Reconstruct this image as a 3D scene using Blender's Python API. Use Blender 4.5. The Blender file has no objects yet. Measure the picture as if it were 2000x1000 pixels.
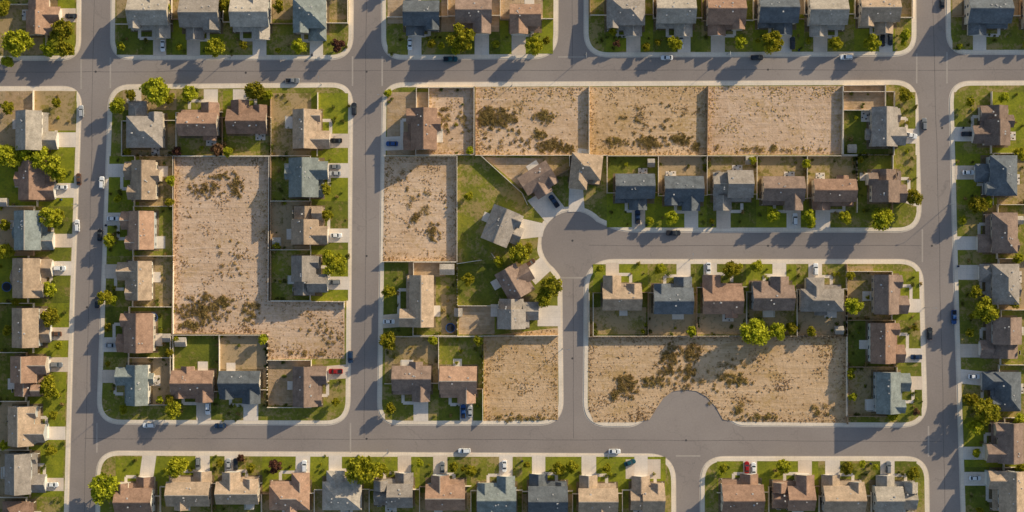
import bpy, math, random
from mathutils import Vector, noise, Matrix
random.seed(7)
S=0.2; CAMH=500.0
def P(px,py): return ((px-1000)*S,(500-py)*S)
def Pz(px,py,z):
    k=1-z/CAMH; x,y=P(px,py); return (x*k,y*k)
scene=bpy.context.scene
col=scene.collection
# ------------------------------------------------------------ materials
class NT:
    def __init__(s,name,rough=0.9):
        s.m=bpy.data.materials.new(name); s.m.use_nodes=True
        s.n=s.m.node_tree.nodes; s.l=s.m.node_tree.links
        s.b=s.n['Principled BSDF']; s.b.inputs['Roughness'].default_value=rough
        s.b.inputs['Specular IOR Level'].default_value=0.15
        s.tc=s.n.new('ShaderNodeTexCoord')
    def noise(s,scale,detail=4,rough=0.6,dist=0,sc=None,rot=0):
        t=s.n.new('ShaderNodeTexNoise'); t.inputs['Scale'].default_value=scale
        t.inputs['Detail'].default_value=detail; t.inputs['Roughness'].default_value=rough
        t.inputs['Distortion'].default_value=dist
        if sc:
            mp=s.n.new('ShaderNodeMapping'); mp.inputs['Scale'].default_value=sc; mp.inputs['Location'].default_value=(sc[0]*37,sc[1]*11,0)
            mp.inputs['Rotation'].default_value=(0,0,rot)
            s.l.new(s.tc.outputs['Object'],mp.inputs[0]); s.l.new(mp.outputs[0],t.inputs['Vector'])
        else: s.l.new(s.tc.outputs['Object'],t.inputs['Vector'])
        return t.outputs['Fac']
    def math(s,op,a,b=0.0,c=None):
        t=s.n.new('ShaderNodeMath'); t.operation=op
        for i,v in enumerate((a,b,c)):
            if v is None: continue
            if isinstance(v,(int,float)): t.inputs[i].default_value=v
            else: s.l.new(v,t.inputs[i])
        return t.outputs[0]
    def ramp(s,fac,stops):
        t=s.n.new('ShaderNodeValToRGB'); e=t.color_ramp.elements
        while len(e)<len(stops): e.new(0.5)
        for i,(p,c) in enumerate(stops):
            e[i].position=p; e[i].color=(c[0],c[1],c[2],1)
        s.l.new(fac,t.inputs[0]); return t.outputs[0]
    def mix(s,f,a,b,mode='MIX'):
        t=s.n.new('ShaderNodeMix'); t.data_type='RGBA'; t.blend_type=mode
        if isinstance(f,(int,float)): t.inputs[0].default_value=f
        else: s.l.new(f,t.inputs[0])
        for i,v in ((6,a),(7,b)):
            if isinstance(v,tuple): t.inputs[i].default_value=(v[0],v[1],v[2],1)
            else: s.l.new(v,t.inputs[i])
        return t.outputs[2]
    def bump(s,h,dist,strength=1.0):
        t=s.n.new('ShaderNodeBump'); t.inputs['Distance'].default_value=dist
        t.inputs['Strength'].default_value=strength
        s.l.new(h,t.inputs['Height']); s.l.new(t.outputs[0],s.b.inputs['Normal'])
    def color(s,c):
        if isinstance(c,tuple): s.b.inputs['Base Color'].default_value=(c[0],c[1],c[2],1)
        else: s.l.new(c,s.b.inputs['Base Color'])
        return s
def thr(t,v,lo,hi):
    r=t.n.new('ShaderNodeMapRange'); r.inputs[1].default_value=lo; r.inputs[2].default_value=hi
    t.l.new(v,r.inputs[0]); r.interpolation_type='SMOOTHSTEP'; return r.outputs[0]

def mk_dirt(name,c1,c2,c3,ang=0.0,grass=0.6):
    t=NT(name,0.95)
    a=t.noise(0.035,5,0.62); b=t.noise(0.45,7,0.72); c=t.noise(2.2,3,0.7)
    f=t.math('ADD',t.math('MULTIPLY',a,0.55),t.math('MULTIPLY',b,0.45))
    base=t.ramp(f,[(0.36,c3),(0.45,c2),(0.54,c1),(0.66,(c1[0]*1.1,c1[1]*1.13,c1[2]*1.18))])
    tr=t.noise(0.55,3,0.55,1.1,sc=(0.07,1.3,1),rot=ang)
    tr2=t.noise(0.5,3,0.55,1.6,sc=(1.2,0.09,1),rot=ang+.5)
    msk=thr(t,t.noise(0.045,2,sc=(1.2,.9,1)),0.40,0.58)
    base=t.mix(t.math('MULTIPLY',t.math('MULTIPLY',thr(t,tr,0.54,0.62),msk),0.55),base,(c1[0]*1.12,c1[1]*1.17,c1[2]*1.22))
    base=t.mix(t.math('MULTIPLY',thr(t,tr,0.46,0.40),0.30),base,c3)
    base=t.mix(t.math('MULTIPLY',thr(t,tr2,0.60,0.66),0.35),base,(c1[0]*1.1,c1[1]*1.14,c1[2]*1.18))
    gr=thr(t,t.math('ADD',t.math('MULTIPLY',t.noise(0.07,4,0.6,sc=(1,1.5,1)),0.5),t.math('MULTIPLY',t.noise(0.8,6,0.8),0.5)),0.515,0.60)
    base=t.mix(t.math('MULTIPLY',gr,grass),base,(0.50,0.315,0.12))
    sp=thr(t,c,0.58,0.70)
    base=t.mix(t.math('MULTIPLY',sp,0.33),base,(0.26,0.175,0.085))
    t.color(base)
    h=t.math('ADD',t.math('ADD',b,t.math('MULTIPLY',c,0.3)),t.math('MULTIPLY',tr,0.4))
    t.bump(h,0.42,0.6)
    return t.m
M={}
M['dirt']=mk_dirt('dirt_ground',(0.74,0.52,0.345),(0.65,0.435,0.265),(0.51,0.325,0.175),0.1)
M['dirt2']=mk_dirt('dirt_ground_b',(0.72,0.51,0.35),(0.63,0.43,0.28),(0.50,0.325,0.19),1.35,0.5)
M['dirt3']=mk_dirt('dirt_ground_c',(0.69,0.47,0.28),(0.60,0.395,0.215),(0.47,0.295,0.14),0.05,0.75)
M['dirtyard']=mk_dirt('bare_yard',(0.56,0.40,0.255),(0.46,0.31,0.18),(0.31,0.225,0.10),1.0,0.4)
def mk_lawn(name,g1,g2,dry,amt):
    t=NT(name,0.9)
    f=t.math('ADD',t.math('MULTIPLY',t.noise(0.13,4,0.6),0.5),t.math('MULTIPLY',t.noise(1.0,6,0.8),0.5))
    base=t.ramp(f,[(0.38,g2),(0.5,g1),(0.64,(g1[0]*1.45,g1[1]*1.3,g1[2]*1.2))])
    d=thr(t,t.math('ADD',t.math('MULTIPLY',t.noise(0.14,4,0.6,sc=(1,1.1,1)),0.55),t.math('MULTIPLY',t.noise(0.8,5,0.75,sc=(1.1,1,1)),0.45)),0.58-amt,0.67-amt)
    base=t.mix(t.math('MULTIPLY',d,0.85),base,dry)
    k=thr(t,t.noise(0.5,5,0.75,sc=(1.3,1.2,1)),0.54,0.66)
    base=t.mix(t.math('MULTIPLY',k,0.5),base,(0.085,0.085,0.022))
    t.color(base)
    t.bump(t.math('ADD',t.noise(2.5,4,0.7),t.math('MULTIPLY',t.noise(0.5,2),0.6)),0.2,0.55)
    return t.m
M['lawn0']=mk_lawn('lawn_green',(0.245,0.262,0.022),(0.165,0.185,0.018),(0.38,0.29,0.08),0.03)
M['lawn1']=mk_lawn('lawn_mixed',(0.21,0.215,0.028),(0.135,0.145,0.022),(0.42,0.30,0.125),0.10)
M['lawn2']=mk_lawn('lawn_dark',(0.155,0.172,0.022),(0.095,0.11,0.016),(0.32,0.235,0.085),0.06)
M['lawn3']=mk_lawn('lawn_dry',(0.265,0.215,0.06),(0.18,0.155,0.04),(0.48,0.335,0.18),0.15)
M['lawn4']=mk_lawn('lawn_bare',(0.27,0.21,0.08),(0.19,0.15,0.05),(0.50,0.355,0.21),0.21)
M['mulch']=mk_lawn('mulch_bed',(0.21,0.155,0.085),(0.13,0.10,0.045),(0.40,0.30,0.20),0.06)
FL=['lawn0','lawn0','lawn0','lawn1','lawn1','lawn2']; BLN=['lawn0','lawn1','lawn2','lawn2','lawn3','lawn4','lawn3','lawn1']
t=NT('asphalt',0.9)
f=t.math('ADD',t.math('MULTIPLY',t.noise(0.02,4,0.6),0.6),t.math('MULTIPLY',t.noise(1.5,6,0.75),0.4))
base=t.ramp(f,[(0.36,(0.275,0.232,0.205)),(0.5,(0.330,0.278,0.246)),(0.66,(0.390,0.332,0.292))])
v=t.n.new('ShaderNodeTexVoronoi'); v.feature='DISTANCE_TO_EDGE'; v.inputs['Scale'].default_value=0.055
nz=t.n.new('ShaderNodeTexNoise'); nz.inputs['Scale'].default_value=0.25; nz.inputs['Detail'].default_value=4
t.l.new(t.tc.outputs['Object'],nz.inputs['Vector'])
va=t.n.new('ShaderNodeVectorMath'); va.operation='MULTIPLY_ADD'; va.inputs[1].default_value=(7,7,0)
t.l.new(nz.outputs['Color'],va.inputs[0]); t.l.new(t.tc.outputs['Object'],va.inputs[2]); t.l.new(va.outputs[0],v.inputs['Vector'])
cr=t.math('SUBTRACT',1.0,thr(t,v.outputs['Distance'],0.002,0.010))
base=t.mix(t.math('MULTIPLY',cr,t.math('MULTIPLY',thr(t,t.noise(0.03,2),0.4,0.6),0.22)),base,(0.13,0.115,0.11))
st=thr(t,t.noise(0.35,3,0.5),0.64,0.74)
base=t.mix(t.math('MULTIPLY',st,0.2),base,(0.17,0.15,0.14))
t.color(base); t.bump(t.noise(8,3,0.7),0.03,0.5); M['asphalt']=t.m
def mk_conc(name,c):
    t=NT(name,0.85)
    f=t.math('ADD',t.math('MULTIPLY',t.noise(0.15,3),0.5),t.math('MULTIPLY',t.noise(2.0,5,0.7),0.5))
    base=t.ramp(f,[(0.35,(c[0]*0.8,c[1]*0.79,c[2]*0.77)),(0.6,c)])
    br=t.n.new('ShaderNodeTexBrick'); br.inputs['Scale'].default_value=1; br.offset=0
    br.inputs['Brick Width'].default_value=2.4; br.inputs['Row Height'].default_value=2.4; br.inputs['Mortar Size'].default_value=0.03
    t.l.new(t.tc.outputs['Object'],br.inputs['Vector'])
    base=t.mix(t.math('MULTIPLY',br.outputs['Fac'],0.4),base,(c[0]*0.45,c[1]*0.45,c[2]*0.45))
    t.color(base); t.bump(t.noise(6,3),0.02,0.5); return t.m
M['conc']=mk_conc('sidewalk_concrete',(0.95,0.80,0.63))
M['gut']=mk_conc('gutter_concrete',(0.80,0.68,0.55))
M['vgut']=mk_conc('valley_gutter_concrete',(0.50,0.43,0.37))
M['drive']=mk_conc('driveway_concrete',(0.88,0.76,0.64))
M['drive2']=mk_conc('driveway_concrete_warm',(0.80,0.65,0.51))
def mk_plain(name,c,rough=0.7,metal=0,var=0.12):
    t=NT(name,rough); t.b.inputs['Metallic'].default_value=metal
    f=t.noise(1.7,4,0.7)
    t.color(t.ramp(f,[(0.35,tuple(x*(1-var) for x in c)),(0.65,tuple(min(1,x*(1+var)) for x in c))])); return t.m
def mk_roof(name,c):
    t=NT(name,0.9)
    oi=t.n.new('ShaderNodeObjectInfo')
    f=t.math('ADD',t.math('MULTIPLY',t.noise(0.35,3,0.6),0.5),t.math('MULTIPLY',t.noise(2.4,6,0.85),0.5))
    k=0.64; q=1.3
    base=t.ramp(f,[(0.37,tuple(x*k for x in c)),(0.5,c),(0.64,tuple(min(1,x*q) for x in c))])
    v=t.n.new('ShaderNodeTexVoronoi'); v.inputs['Scale'].default_value=1.9
    t.l.new(t.tc.outputs['Object'],v.inputs['Vector'])
    sep=t.n.new('ShaderNodeSeparateColor'); t.l.new(v.outputs['Color'],sep.inputs[0])
    base=t.mix(t.math('MULTIPLY',sep.outputs[0],0.36),base,tuple(x*0.48 for x in c))
    hsv=t.n.new('ShaderNodeHueSaturation'); t.l.new(base,hsv.inputs['Color'])
    t.l.new(t.math('MULTIPLY_ADD',oi.outputs['Random'],0.3,0.87),hsv.inputs['Value'])
    t.color(hsv.outputs[0])
    w=t.n.new('ShaderNodeTexWave'); w.bands_direction='Z'; w.inputs['Scale'].default_value=1.6; w.inputs['Distortion'].default_value=1.0
    t.l.new(t.tc.outputs['Object'],w.inputs['Vector'])
    t.bump(t.math('ADD',t.math('MULTIPLY',w.outputs['Fac'],0.4),t.noise(4,3,0.7)),0.08,0.9); return t.m
ROOF={'tan':(0.47,0.345,0.24),'brown':(0.345,0.215,0.15),'gray':(0.335,0.29,0.25),'navy':(0.15,0.165,0.18),
 'teal':(0.245,0.27,0.255),'pink':(0.45,0.28,0.19),'light':(0.46,0.40,0.33),'umber':(0.29,0.205,0.16)}
for k,c in ROOF.items(): M['roof_'+k]=mk_roof('roof_shingle_'+k,c)
WALL=[(0.55,0.46,0.35),(0.62,0.55,0.45),(0.48,0.41,0.33),(0.42,0.43,0.42),(0.66,0.61,0.53)]
for i,c in enumerate(WALL): M['wall%d'%i]=mk_plain('siding_%d'%i,c,0.8)
M['trim']=mk_plain('white_trim',(0.78,0.74,0.68),0.6,0,0.05)
M['ridge']=mk_plain('ridge_cap',(0.50,0.42,0.33),0.85,0,0.15)
M['seam']=mk_plain('tar_seam',(0.20,0.17,0.155),0.8,0,0.25)
M['glass']=mk_plain('window_glass',(0.03,0.04,0.05),0.1,0,0.3)
M['gdoor']=mk_plain('garage_door_paint',(0.70,0.66,0.60),0.55,0,0.06)
M['door']=mk_plain('front_door_paint',(0.14,0.06,0.04),0.5)
M['vent']=mk_plain('vent_metal',(0.6,0.57,0.53),0.5)
M['fence']=mk_plain('vinyl_fence',(0.80,0.69,0.55),0.6,0,0.12)
M['wood']=mk_plain('cedar_fence',(0.42,0.28,0.17),0.85,0,0.3)
M['pole']=mk_plain('galvanised_steel',(0.4,0.4,0.4),0.4,0.6)
M['lampglass']=mk_plain('lamp_lens',(0.7,0.7,0.65),0.3)
M['rubber']=mk_plain('tyre_rubber',(0.02,0.02,0.02),0.8)
M['rim']=mk_plain('wheel_rim',(0.45,0.45,0.47),0.35,0.8)
M['tail']=mk_plain('tail_light',(0.45,0.02,0.02),0.3)
M['head']=mk_plain('head_light',(0.8,0.8,0.8),0.2)
M['black']=mk_plain('black_fabric',(0.03,0.03,0.035),0.7)
M['blue']=mk_plain('blue_pad',(0.05,0.12,0.3),0.6)
M['iron']=mk_plain('manhole_iron',(0.10,0.09,0.085),0.6,0.3)
def mk_leaf(name,c1,c2,c3,tr=0.25,vv=(0.5,0.75),hh=(0.03,0.487)):
    t=NT(name,0.7); oi=t.n.new('ShaderNodeObjectInfo')
    f=t.math('ADD',t.math('MULTIPLY',t.noise(0.55,3,0.6),0.55),t.math('MULTIPLY',t.noise(3,3,0.7),0.45))
    base=t.ramp(f,[(0.38,c1),(0.5,c2),(0.62,c3)])
    hsv=t.n.new('ShaderNodeHueSaturation'); t.l.new(base,hsv.inputs['Color'])
    t.l.new(t.math('MULTIPLY_ADD',oi.outputs['Random'],hh[0],hh[1]),hsv.inputs['Hue'])
    t.l.new(t.math('MULTIPLY_ADD',oi.outputs['Random'],vv[0],vv[1]),hsv.inputs['Value'])
    t.color(hsv.outputs[0])
    tl=t.n.new('ShaderNodeBsdfTranslucent'); t.l.new(hsv.outputs[0],tl.inputs[0])
    mx=t.n.new('ShaderNodeMixShader'); mx.inputs[0].default_value=tr
    out=t.n['Material Output']; t.l.new(t.b.outputs[0],mx.inputs[1]); t.l.new(tl.outputs[0],mx.inputs[2]); t.l.new(mx.outputs[0],out.inputs[0])
    return t.m
M['leaf']=mk_leaf('tree_foliage',(0.18,0.20,0.012),(0.40,0.39,0.022),(0.62,0.56,0.045),0.38,(0.5,0.75),(0.03,0.482))
M['leafred']=mk_leaf('plum_foliage',(0.09,0.05,0.03),(0.18,0.085,0.05),(0.27,0.13,0.06))
M['shrub']=mk_leaf('shrub_foliage',(0.08,0.10,0.018),(0.17,0.18,0.03),(0.30,0.275,0.05))
M['sage']=mk_leaf('sagebrush_foliage',(0.20,0.145,0.045),(0.40,0.285,0.095),(0.58,0.42,0.16),0.3,(0.1,0.95),(0.01,0.495))
M['drygrass']=mk_leaf('dry_grass',(0.36,0.24,0.09),(0.52,0.35,0.135),(0.66,0.47,0.21),0.3)
M['bark']=mk_plain('bark',(0.13,0.09,0.06),0.9,0,0.35)
CARC={'white':(0.85,0.85,0.84),'black':(0.015,0.015,0.018),'dark':(0.035,0.038,0.045),'gray':(0.22,0.23,0.24),'silver':(0.45,0.46,0.47),
 'blue':(0.03,0.09,0.26),'navy':(0.02,0.045,0.10),'teal':(0.02,0.09,0.11),'red':(0.35,0.015,0.015),'brown':(0.14,0.07,0.04)}
for k,c in CARC.items():
    m=mk_plain('car_paint_'+k,c,0.35,0,0.04); m.node_tree.nodes['Principled BSDF'].inputs['Coat Weight'].default_value=0.5; M['car_'+k]=m
# ------------------------------------------------------------ mesh helper
class MB:
    def __init__(s): s.v=[]; s.f=[]; s.mi=[]; s.mats=[]
    def mat(s,m):
        if m not in s.mats: s.mats.append(m)
        return s.mats.index(m)
    def add(s,vs,fs,m):
        o=len(s.v); s.v+=[tuple(v) for v in vs]; i=s.mat(m)
        for f in fs: s.f.append(tuple(o+k for k in f)); s.mi.append(i)
    def box(s,x0,x1,y0,y1,z0,z1,m,rot=None):
        vs=[(x,y,z) for z in (z0,z1) for y in (y0,y1) for x in (x0,x1)]
        if rot: vs=[tuple(rot@Vector(v)) for v in vs]
        s.add(vs,[(0,2,3,1),(4,5,7,6),(0,1,5,4),(2,6,7,3),(0,4,6,2),(1,3,7,5)],m)
    def tube(s,p0,p1,r0,r1,m,n=7):
        p0=Vector(p0);p1=Vector(p1);d=(p1-p0).normalized()
        a=d.orthogonal().normalized(); b=d.cross(a); vs=[]
        for p,r in ((p0,r0),(p1,r1)):
            for i in range(n):
                an=2*math.pi*i/n; vs.append(tuple(p+a*(r*math.cos(an))+b*(r*math.sin(an))))
        fs=[(i,(i+1)%n,n+(i+1)%n,n+i) for i in range(n)]+[tuple(range(n))[::-1],tuple(range(n,2*n))]
        s.add(vs,fs,m)
    def mesh(s,name):
        me=bpy.data.meshes.new(name); me.from_pydata(s.v,[],s.f)
        for m in s.mats: me.materials.append(M[m])
        me.polygons.foreach_set('material_index',s.mi); me.update(); return me
    def obj(s,name,parent=None,me=None):
        o=bpy.data.objects.new(name,me or s.mesh(name)); col.objects.link(o)
        if parent: o.parent=parent
        return o
def sheet(name,pts,z,mat):
    me=bpy.data.meshes.new(name); w=[P(*p[:2])+(z,) for p in pts]
    a=sum(w[i][0]*w[(i+1)%len(w)][1]-w[(i+1)%len(w)][0]*w[i][1] for i in range(len(w)))
    if a<0: w=w[::-1]
    me.from_pydata(w,[],[tuple(range(len(w)))]); me.materials.append(M[mat])
    o=bpy.data.objects.new(name,me); col.objects.link(o); return o
def rect(x0,y0,x1,y1): return [(x0,y0),(x1,y0),(x1,y1),(x0,y1)]
zc=[0.0]
def lift():
    zc[0]=(zc[0]+0.0007)%0.004; return zc[0]
# ------------------------------------------------------------ ground + blocks
def fillet(pts):
    out=[];n=len(pts)
    for i,p in enumerate(pts):
        r=p[2] if len(p)>2 else 0
        c=Vector(p[:2])
        if r<=0: out.append(tuple(c)); continue
        a=Vector(pts[i-1][:2]);b=Vector(pts[(i+1)%n][:2])
        da=(a-c).normalized()*min(r,(a-c).length*.49); db=(b-c).normalized()*min(r,(b-c).length*.49)
        for k in range(11):
            tt=k/10; p0=c+da;p2=c+db
            q=p0*(1-tt)**2+c*(2*tt*(1-tt))*1.0+p2*tt*tt
            out.append(tuple(q))
    return out
def offset(pts,d):
    n=len(pts); a=sum(pts[i][0]*pts[(i+1)%n][1]-pts[(i+1)%n][0]*pts[i][1] for i in range(n))
    sg=1 if a>0 else -1; out=[]
    for i in range(n):
        p=Vector(pts[i]);a_=Vector(pts[i-1]);b_=Vector(pts[(i+1)%n])
        d1=(p-a_).normalized();d2=(b_-p).normalized()
        n1=Vector((-d1.y,d1.x))*sg;n2=Vector((-d2.y,d2.x))*sg
        m=(n1+n2); 
        if m.length<1e-4: m=n1
        m.normalize(); k=d/max(0.5,m.dot(n1)); out.append(tuple(p+m*k))
    return out
big=bpy.data.meshes.new('ground'); R=9000
big.from_pydata([(-R,-R,-0.15),(R,-R,-0.15),(R,R,-0.15),(-R,R,-0.15)],[],[(0,1,2,3)]); big.materials.append(M['dirtyard'])
col.objects.link(bpy.data.objects.new('ground',big))
sheet('road',rect(-420,-320,2420,1320),0.0,'asphalt')
def arc(cx,cy,r,a0,a1,n=22):
    return [(cx+r*math.cos(math.radians(a0+(a1-a0)*i/n)),cy+r*math.sin(math.radians(a0+(a1-a0)*i/n))) for i in range(n+1)]
BL={
'A':[(-400,-300),(160,-300),(156,116,38),(-400,118)],
'B':[(220,-300),(690,-300),(688,115,45),(217,115,40)],
'C':[(745,-300),(1090,-300),(1088,113,48),(747,115,42)],
'D':[(1143,-300),(1786,-300),(1788,108,42),(1142,110,48)],
'E':[(1846,-300),(2400,-300),(2400,104),(1850,105,42)],
'F':[(-400,172),(159,170,38),(143,620),(124,1300),(-400,1300)],
'G':[(214,167,42),(688,163,42),(682,829,48),(190,827,48)],
'H':[(748,163,42),(1790,158,45),(1799,452,48),(1212,452,38)]+arc(1119,474,64,-42,-233)+[(1096,545,12),(1099,829,48),(738,829,45)],
'I':[(1143,508,58),(1801,508,45),(1810,833,50),(1442,831,15),(1418,815),(1405,790),(1386,769),(1362,757),(1335,754),(1310,758),(1290,771),(1277,792),(1263,816),(1238,832,12),(1140,832,48)],
'J':[(190,882,45),(1318,888,52),(1320,1300),(184,1300)],
'K':[(1369,893,48),(1812,893,45),(1818,1300),(1369,1300)],
'L':[(1854,160,42),(2400,158),(2400,1300),(1888,1300),(1866,620)],
}
for k,p in BL.items():
    pts=fillet(p)
    sheet('gutter',offset(pts,-2.4),0.006,'gut')
    w=[P(*q) for q in pts]; n=len(w); b=MB()
    a=sum(w[i][0]*w[(i+1)%n][1]-w[(i+1)%n][0]*w[i][1] for i in range(n))
    if a<0: w=w[::-1]
    vs=[q+(0.0,) for q in w]+[q+(0.13,) for q in w]
    b.add(vs,[tuple(range(n,2*n))]+[(i,(i+1)%n,n+(i+1)%n,n+i) for i in range(n)],'conc')
    b.obj('pavement')
    sheet('yard_ground',offset(pts,7.4),0.138,'lawn1')
for (x0,y0,x1,y1) in [(157,112,160,174),(214,112,217,172),(687,110,690,168),(745,110,748,168),(1789,104,1792,163),(1848,102,1851,163),
    (1800,448,1803,512),(1094,541,1146,544),(683,826,686,884),(1090,110,1142,112.5),(1812,832,1815,892),(188,826,190.5,884),(1320,889,1368,892)]:
    sheet('valley_gutter',rect(x0,y0,x1,y1),0.010,'vgut')
# longitudinal tar seams, slightly wandering
rs=random.Random(2); zi=0
for (x0,y0,x1,y1) in [(-300,142,2300,134),(188,-200,160,1250),(717,-200,711,856),(1118,-200,1117,134),(1818,-200,1852,1250),(1150,479,1802,480),(1119,545,1119,856),(165,856,1840,862)]:
    L=math.hypot(x1-x0,y1-y0); n=int(L/40); nx,ny=-(y1-y0)/L,(x1-x0)/L; up=[];dn=[]; o=0
    for i in range(n+1):
        tt=i/n; o=o*.7+rs.gauss(0,.5); x=x0+(x1-x0)*tt+nx*o; y=y0+(y1-y0)*tt+ny*o; h=.45+rs.random()*.25
        up.append((x+nx*h,y+ny*h)); dn.append((x-nx*h,y-ny*h))
    sheet('road_seam',up+dn[::-1],0.003+zi*.0004,'seam'); zi+=1
for (x,y) in [(187,140),(716,140),(1118,470),(1820,480),(1118,700),(716,500),(1340,860),(716,857),(1500,480),(480,142),(1500,136),(170,600),(1840,250)]:
    b=MB(); cx,cy=P(x,y); b.tube((cx,cy,0.0),(cx,cy,0.02),0.42,0.42,'iron',14); b.obj('manhole_cover')
# ------------------------------------------------------------ dirt lots
LOTS=[
 ([(343,307),(527,307),(527,588),(673,590),(673,700),(523,702),(523,652),(338,651)],'dirt2'),
 ([(751,306),(893,306),(893,510),(748,510)],'dirt'),
 ([(929,170),(1150,170),(1150,303),(929,303)],'dirt'),
 ([(1150,170),(1382,169),(1380,303),(1150,303)],'dirt3'),
 ([(1382,169),(1645,168),(1642,302),(1380,302)],'dirt2'),
 ([(945,657),(1090,640),(1090,820),(945,822)],'dirt3'),
 ([(1149,657),(1651,657),(1654,826),(1446,824),(1412,820),(1398,795),(1380,775),(1360,764),(1335,761),(1312,765),(1296,777),(1283,796),(1268,820),(1238,825),(1160,825),(1149,800)],'dirt3'),
]
for p,m in LOTS: sheet('dirt_lot',p,0.150,m)
YARDS=[(rect(756,180,838,303),'dirtyard'),(rect(838,172,926,303),'dirt2'),(rect(524,703,606,792),'dirtyard'),(rect(1647,168,1727,216),'dirtyard'),
 (rect(896,598,966,653),'dirtyard'),(rect(757,-60,790,46),'dirtyard'),(rect(862,-60,975,62),'dirtyard'),(rect(977,-60,1060,40),'dirtyard'),
 ([(945,307),(1090,310),(1060,330),(1015,372)],'dirtyard'),(rect(10,178,62,225),'dirtyard'),(rect(798,512,870,540),'dirtyard'),(rect(1222,897,1290,935),'drive2'),
 (rect(1575,307,1670,345),'lawn3'),(rect(1655,520,1705,620),'lawn3'),([(896,307),(945,307),(1058,400),(1048,500),(896,515)],'lawn1'),(rect(896,515,990,598),'lawn2'),
 (rect(1267,612,1362,653),'lawn4'),(rect(1152,600,1262,653),'lawn3'),(rect(1362,612,1457,653),'lawn4'),(rect(1460,605,1550,653),'lawn3'),(rect(68,178,148,255),'lawn3'),(rect(240,176,345,215),'lawn3'),
 (rect(862,575,891,652),'lawn3'),(rect(1060,306,1112,345),'lawn3'),(rect(752,660,800,700),'lawn3')]
for i,(p,m) in enumerate(YARDS): sheet('yard',p,0.1545+i*0.0002,m)
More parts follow.
